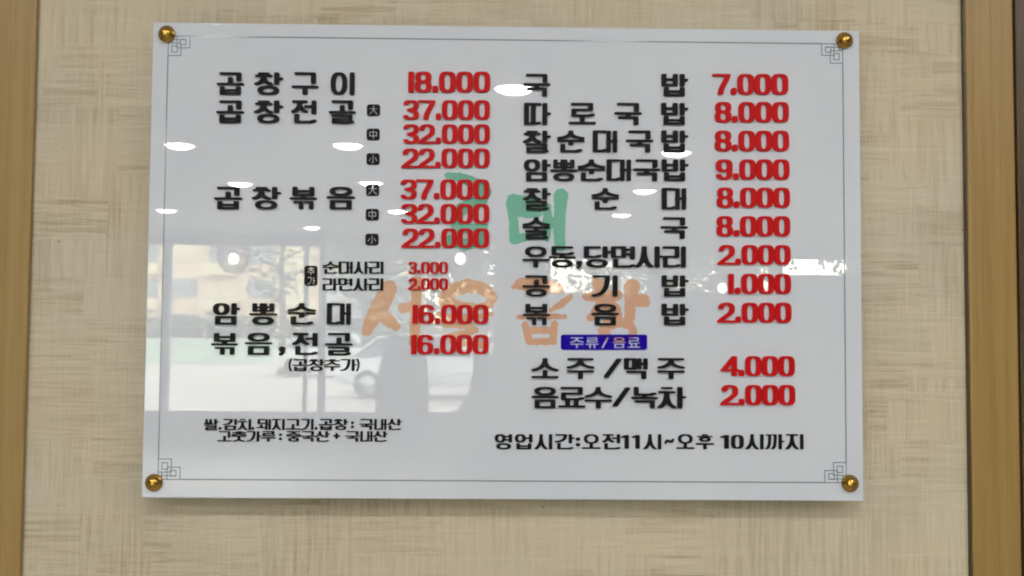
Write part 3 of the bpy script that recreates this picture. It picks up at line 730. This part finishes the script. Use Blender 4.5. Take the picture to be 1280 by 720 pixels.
for k, (a, b, c, d) in enumerate(opn):
    w = empty('street_window', ((a + b) / 2, wy1, c)); tag(w, wlab[k], 'window')
    L = lambda x: x - (a + b) / 2
    f = MB(); y0, y1 = -.12, -.04
    f.box(L(a), L(a) + .05, y0, y1, 0, d - c).box(L(b) - .05, L(b), y0, y1, 0, d - c).box(L(a) + .05, L(b) - .05, y0, y1, 0, .05).box(L(a) + .05, L(b) - .05, y0, y1, d - c - .05, d - c)
    f.build('frame', M['alu'], w)
    if k == 0:
        for px, t in ((205, .11), (402, .10), (381, .05)):
            x = L(seen_in_board(px, 400, 13.0).x); MB().box(x - t / 2, x + t / 2, y0 - .01, y1 + .01, .05, d - c - .05).build('mullion', M['alu'], w)
    MB().box(L(a) + .05, L(b) - .05, -.085, -.079, .05, d - c - .05).build('pane', M['glass'], w)
# stand-ins added by the window: chair and low partition shaped to block its reflection
def refbox(x0, y0, x1, y1, D, t):
    a, b = seen_in_board(x0, y1, D), seen_in_board(x1, y0, D); return a.x, b.x, a.y - t / 2, a.y + t / 2, min(a.z, b.z), max(a.z, b.z)
a = refbox(592, 700, 720, 448, 11.0, .12)
p = empty('partition_stand_in', ((a[0] + a[1]) / 2, (a[2] + a[3]) / 2, 0)); tag(p, 'low grey partition with a slanted end, stand-in for a grey silhouette mirrored below the lower prices', 'partition')
hz = a[5]; hw = (a[1] - a[0]) / 2
MB().add([(-hw - .22, -.06, 0), (hw, -.06, 0), (hw, -.06, hz), (-hw, -.06, hz), (-hw, -.06, hz - .28), (-hw - .2, -.06, hz - .62)] +
         [(-hw - .22, .06, 0), (hw, .06, 0), (hw, .06, hz), (-hw, .06, hz), (-hw, .06, hz - .28), (-hw - .2, .06, hz - .62)],
         [(0, 1, 2, 3, 4, 5), (11, 10, 9, 8, 7, 6)] + [(i, i + 6, (i + 1) % 6 + 6, (i + 1) % 6) for i in range(6)]).build('partition_panel', M['cloth'], p, bevel=.01)
MB().box(-hw - .02, hw + .02, -.08, .08, hz + .001, hz + .03).build('partition_cap', M['alu'], p, bevel=.004)
q = seen_in_board(500, 520, 9.0)
ch = empty('chair_stand_in', (q.x, q.y, 0), .15); tag(ch, 'tall grey upholstered chair, stand-in for a grey silhouette mirrored in front of the street window', 'chair')
s_ = MB(); ztop = seen_in_board(500, 418, 9.0).z
s_.add([(-.27, -.05, .42), (.28, -.05, .42), (.25, -.05, ztop - .25), (.13, -.05, ztop - .02), (-.10, -.05, ztop), (-.20, -.05, ztop - .3)] + [(-.27, .04, .42), (.28, .04, .42), (.25, .04, ztop - .25), (.13, .04, ztop - .02), (-.10, .04, ztop), (-.20, .04, ztop - .3)],
       [(0, 1, 2, 3, 4, 5), (11, 10, 9, 8, 7, 6)] + [(i, i + 6, (i + 1) % 6 + 6, (i + 1) % 6) for i in range(6)])
s_.build('backrest', M['cloth'], ch, bevel=.02); MB().box(-.26, .26, .045, .50, .40, .48).build('seat', M['cloth'], ch, bevel=.02)
for x in (-.22, .22):
    for y in (-.02, .44): MB().tube([(x, y, .40), (x * 1.05, y, 0)], [.018, .013]).build('leg', M['dark'], ch)

# ceiling downlights, each where its mirror image shows, and unseen ones added to light it
def downlight(x, y, label, grp='recessed ceiling downlights', r=.10):
    e = empty('downlight', (x, y, CZ)); tag(e, label, 'downlight', grp)
    MB().lathe([(r + .022, -.0005), (r + .020, -.008), (r + .002, -.010), (r, -.003)], 32).build('trim_ring', M['trimring'], e, smooth=True)
    MB().lathe([(.0005, -.034), (r * .4, -.032), (r * .7, -.024), (r * .92, -.012), (r - .0005, -.003)], 32).build('diffuser', M['lamp'], e)
dl = [(224, 181, 'left one of the two large lamp reflections near the top left'), (435, 181, 'lamp reflection right of the second dish row'), (643, 110, 'largest lamp reflection, left of the first word of the right column'),
      (464, 228, 'lamp reflection above the upper size tag'), (806, 238, 'lamp reflection between two rows of the right column'), (777, 268, 'small lamp reflection right of the green brush letter'),
      (300, 229, 'lamp reflection above the third dish row'), (845, 190, 'lamp reflection under the third rice row'), (208, 262, 'faint lamp reflection beside the left frame line'), (390, 284, 'faint lamp reflection below the third dish row'),
      (497, 263, 'lamp reflection beside the second set of prices')]
for px, py, lb in dl:
    g = ref_z(CZ, px, py); downlight(g.x, g.y, 'round ceiling downlight: ' + lb, r=.105)
near = [(-1.3, -1.6), (0, -1.65), (1.25, -1.6), (2.5, -1.6), (-1.2, -2.7), (.45, -2.65), (2.1, -2.7)]  # added lamps, no mirror image of their own, to light board and wall
nlab = ['far left one in the row nearest the menu board', 'second from left in the row nearest the menu board', 'third from left in the row nearest the menu board', 'far right one in the row nearest the menu board',
        'left one in the second row from the board', 'middle one in the second row from the board', 'right one in the second row from the board']
for (x, y), lb in zip(near, nlab): downlight(x, y, 'added unseen ceiling downlight, ' + lb, 'added downlights close to the menu wall', r=.105)

# glass globe pendants
def pendant(px, py, D, rad, label):
    g = seen_in_board(px, py, D)
    e = empty('pendant_lamp', (g.x, g.y, CZ)); tag(e, label, 'pendant lamp', 'clear globe pendant lamps')
    h = g.z - CZ
    MB().tube([(0, 0, -.001), (0, 0, h + rad + .05)], [.004, .004]).build('cord', M['dark'], e)
    MB().lathe([(.0005, h + rad + .06), (.03, h + rad + .05), (.045, h + rad - .01), (.04, h + rad - .03)], 20).build('socket', M['alu'], e, smooth=True)
    MB().lathe([(max(.0008, rad * math.sin(math.pi * k / 16)), h - rad * math.cos(math.pi * k / 16)) for k in range(16)], 28).build('globe', M['globe'], e, smooth=True)
    MB().lathe([(max(.0008, .042 * math.sin(math.pi * k / 10)), h - .01 - .046 * math.cos(math.pi * k / 10)) for k in range(11)], 18).build('bulb', M['bulb'], e, smooth=True)
pendant(292, 322, 8.0, .135, 'clear glass globe lamp mirrored above the word for blood sausage at left')
pendant(575, 322, 7.4, .140, 'clear glass globe lamp mirrored under the last of the stacked prices')
pendant(903, 359, 8.6, .130, 'clear glass globe lamp mirrored beside the lowest cheap price at right')

# ------------------------------------------------------------------ the street outside
o = MB().box(-60, 60, -DW - 140, -DW - .3, -.16, -.02).build('pavement', M['pave']); tag(o, kind='structure')
o = MB().box(-60, 60, -DW - 44, -DW - 33, -.0198, -.015).build('road', M['road']); tag(o, kind='structure')
rng = random.Random(4)
def tree(px, D, h, cr_, n, label, zc=None, size=.13):
    g = seen_in_board(px, 414, D); e = empty('street_tree', (g.x, g.y, 0)); tag(e, label, 'tree', 'trees along the street')
    t = MB(); t.tube([(0, 0, -.02), (.05, 0, h * .3), (-.04, .05, h * .6), (.1, 0, h * .95)], [.17, .12, .09, .03], 10)
    for k in range(9):
        a = k * 2.4; z = h * (.32 + .06 * k); r = cr_ * rng.uniform(.6, .9)
        t.tube([(0, 0, z), (r * .5 * math.cos(a), r * .5 * math.sin(a), z + r * .3), (r * math.cos(a), r * math.sin(a), z + r * .45)], [.06, .035, .012], 6)
    t.build('trunk', M['bark'], e)
    zc = zc or h * .72; clumps = []
    for k in range(34):
        while True:
            v = Vector([rng.uniform(-1, 1) for _ in range(3)])
            if v.length < 1: break
        clumps.append((Vector((v.x * cr_, v.y * cr_, v.z * h * .42 + zc)), rng.uniform(.35, .8)))
    m = MB()
    for i in range(n):
        c, s = clumps[rng.randrange(34)]; v = Vector([rng.gauss(0, .55) for _ in range(3)]) * s * 1.1; p = c + v
        u = Vector([rng.gauss(0, 1) for _ in range(3)]).normalized(); w = u.orthogonal().normalized(); k = size * rng.uniform(.6, 1.4)
        m.add([p - u * k, p + w * k * .45, p + u * k, p - w * k * .45], [(0, 1, 2, 3)])
    m.build('crown', M['leaf'], e)
tree(520, 21, 5.5, 1.7, 4000, 'dense leafy tree mirrored at the middle of the left window', size=.10)
tree(600, 24, 5.0, 1.5, 2800, 'thinner tree with warm sky behind it mirrored by the last left prices', size=.10)
tree(455, 26, 6.0, 1.1, 1500, 'slim tree mirrored beside the extras rows')
tree(352, 34, 6.5, 1.2, 700, 'sparse tree in front of the beige flats mirrored at left')
tree(745, 23, 5.2, .9, 1700, 'narrow tree with glowing sky at its foot mirrored behind the bowl of rice row', size=.085)
tree(795, 22, 5.6, 1.5, 3600, 'wide tree against bright sky mirrored behind the rice rows', size=.085)
tree(900, 24, 5.5, 1.9, 5200, 'tree mirrored between the rice row and its price', size=.10)
tree(1095, 25, 6.0, 1.2, 2000, 'tree mirrored at the right edge of the board')
# apartment block
A = seen_in_board(150, 414, 80); Bq = seen_in_board(520, 414, 80)
bl = empty('apartment_block', (A.x, A.y, 0)); tag(bl, 'beige block of flats with rows of balconies mirrored in the left window', 'building')
wd = Bq.x - A.x
MB().box(0, wd, -10, 0, 0, 16).build('wall', M['facade'], bl)
MB().box(-.4, wd + .4, -10.4, .4, 16.001, 16.5).build('roof', M['rail'], bl)
MB().box(wd * .55, wd * .62, .001, .8, 0, 16).build('stair_tower', M['facade2'], bl)
for fl in range(5):
    z0 = .6 + fl * 2.9
    for k in range(7):
        x0 = .8 + k * (wd - 1.2) / 7.2
        if wd * .5 < x0 < wd * .63: continue
        fr = MB().box(x0, x0 + 2.2, .002, .12, z0 + .7, z0 + 2.2).build('window', M['winglass'] if (k + fl) % 3 else M['facade2'], bl)
        MB().box(x0 + 1.05, x0 + 1.15, .121, .16, z0 + .7, z0 + 2.2).build('sash', M['rail'], fr)
        if k % 2 == 0: MB().box(x0 - .3, x0 + 2.5, .17, 1.1, z0 - .35, z0 + .55).build('balcony', M['facade2'], bl)
A = seen_in_board(405, 414, 62)
b2 = empty('office_block', (A.x, A.y, 0)); tag(b2, 'pale block with a white window grid mirrored beside the brush letter at left', 'building')
MB().box(0, 5.6, -6, 0, 0, 5.2).build('wall', M['rail'], b2)
for i in range(4):
    for j in range(3):
        fr = MB().box(.3 + i * 1.3, 1.4 + i * 1.3, .002, .06, 1.1 + j * 1.35, 2.1 + j * 1.35).build('window', M['winglass'], b2)
        MB().box(.24 + i * 1.3, 1.46 + i * 1.3, .061, .14, 1.0 + j * 1.35, 1.1 + j * 1.35).build('sill', M['trimring'], fr)
# green board hoarding behind the cars
a = seen_in_board(120, 414, 44); b = seen_in_board(455, 414, 44)
o = MB().box(a.x, b.x, a.y, a.y + .08, -.02, 1.15).build('hoarding', M['banner']); tag(o, 'low pale green hoarding across the street mirrored at left', 'hoarding')
a = seen_in_board(110, 414, 47); b = seen_in_board(650, 414, 47)
mb = MB()
for i in range(6000):
    p = Vector((rng.uniform(a.x, b.x), a.y + rng.uniform(-.5, .5), rng.uniform(-.02, 2.1) ** 1.0 + rng.gauss(0, .1))); u = Vector([rng.gauss(0, 1) for _ in range(3)]).normalized(); w = u.orthogonal().normalized()
    mb.add([p - u * .16, p + w * .09, p + u * .16, p - w * .09], [(0, 1, 2, 3)])
tag(mb.build('hedge', M['hedge']), 'dark hedge running behind the parked cars mirrored at left', 'hedge')

def car(px, D, rz, paint, label):
    g = seen_in_board(px, 414, D); e = empty('parked_car', (g.x, g.y, 0), rz); tag(e, label, 'car', 'cars parked outside')
    sec = [(-2.15, .35, .62, .78), (-2.0, .30, .86, .84), (-1.2, .28, .96, .88), (-.2, .28, .98, .88), (.8, .28, .98, .88), (1.7, .30, .86, .86), (2.15, .38, .66, .76)]
    v = []; f = []
    for x, z0, z1, w in sec:
        v += [(x, -w, z0), (x, -w - .02, (z0 + z1) / 2), (x, -w * .93, z1), (x, w * .93, z1), (x, w + .02, (z0 + z1) / 2), (x, w, z0)]
    for i in range(len(sec) - 1):
        for k in range(6): f.append((i * 6 + k, i * 6 + (k + 1) % 6, i * 6 + 6 + (k + 1) % 6, i * 6 + 6 + k))
    f += [tuple(range(6)), tuple(reversed(range(36, 42)))]
    bd = MB().add(v, f).build('body', paint, e, smooth=False, bevel=.05)
    sec = [(-1.75, .94, .76), (-1.15, 1.38, .62), (-.2, 1.45, .60), (.4, 1.40, .62), (1.1, .96, .78)]
    v = []; f = []
    for x, z, w in sec: v += [(x, -.80, .95), (x, -w, z), (x, w, z), (x, .80, .95)]
    for i in range(4):
        for k in range(4): f.append((i * 4 + k, i * 4 + (k + 1) % 4, i * 4 + 4 + (k + 1) % 4, i * 4 + 4 + k))
    gh = MB().add(v, f).build('window_band', M['carg'], e)
    MB().add([(-1.12, -.63, 1.39), (-1.12, .63, 1.39), (-.2, .61, 1.465), (-.2, -.61, 1.465), (.38, .62, 1.42), (.38, -.62, 1.42)], [(0, 3, 2, 1), (3, 5, 4, 2)]).build('roof', paint, e)
    for s in (-1, 1):
        MB().tube([(1.12, s * .79, .96), (.4, s * .63, 1.42), (-.2, s * .61, 1.47), (-1.15, s * .63, 1.40), (-1.75, s * .77, .95)], [.035] * 5, 6).build('roof_pillar', paint, e)
        MB().box(2.05, 2.17, s * .66 - .14, s * .66 + .14, .62, .74).build('headlight', M['rim'], e, bevel=.02)
        for x in (-1.35, 1.35):
            w = MB().lathe([(.2, -.11), (.31, -.11), (.33, -.06), (.33, .06), (.31, .11), (.2, .11)], 24, axis='y').build('wheel', M['tyre'], e, (x, s * .80, .33))
            MB().lathe([(.001, .05), (.06, .08), (.2, .10), (.205, -.1)], 12, axis='y').build('rim', M['rim'], w, (0, 0, 0))
car(540, 23, .10, M['carp'], 'silver car with a raked windscreen mirrored under the lowest left prices')
car(425, 33, .05, M['carw'], 'white car mirrored left of the grey chair shape')
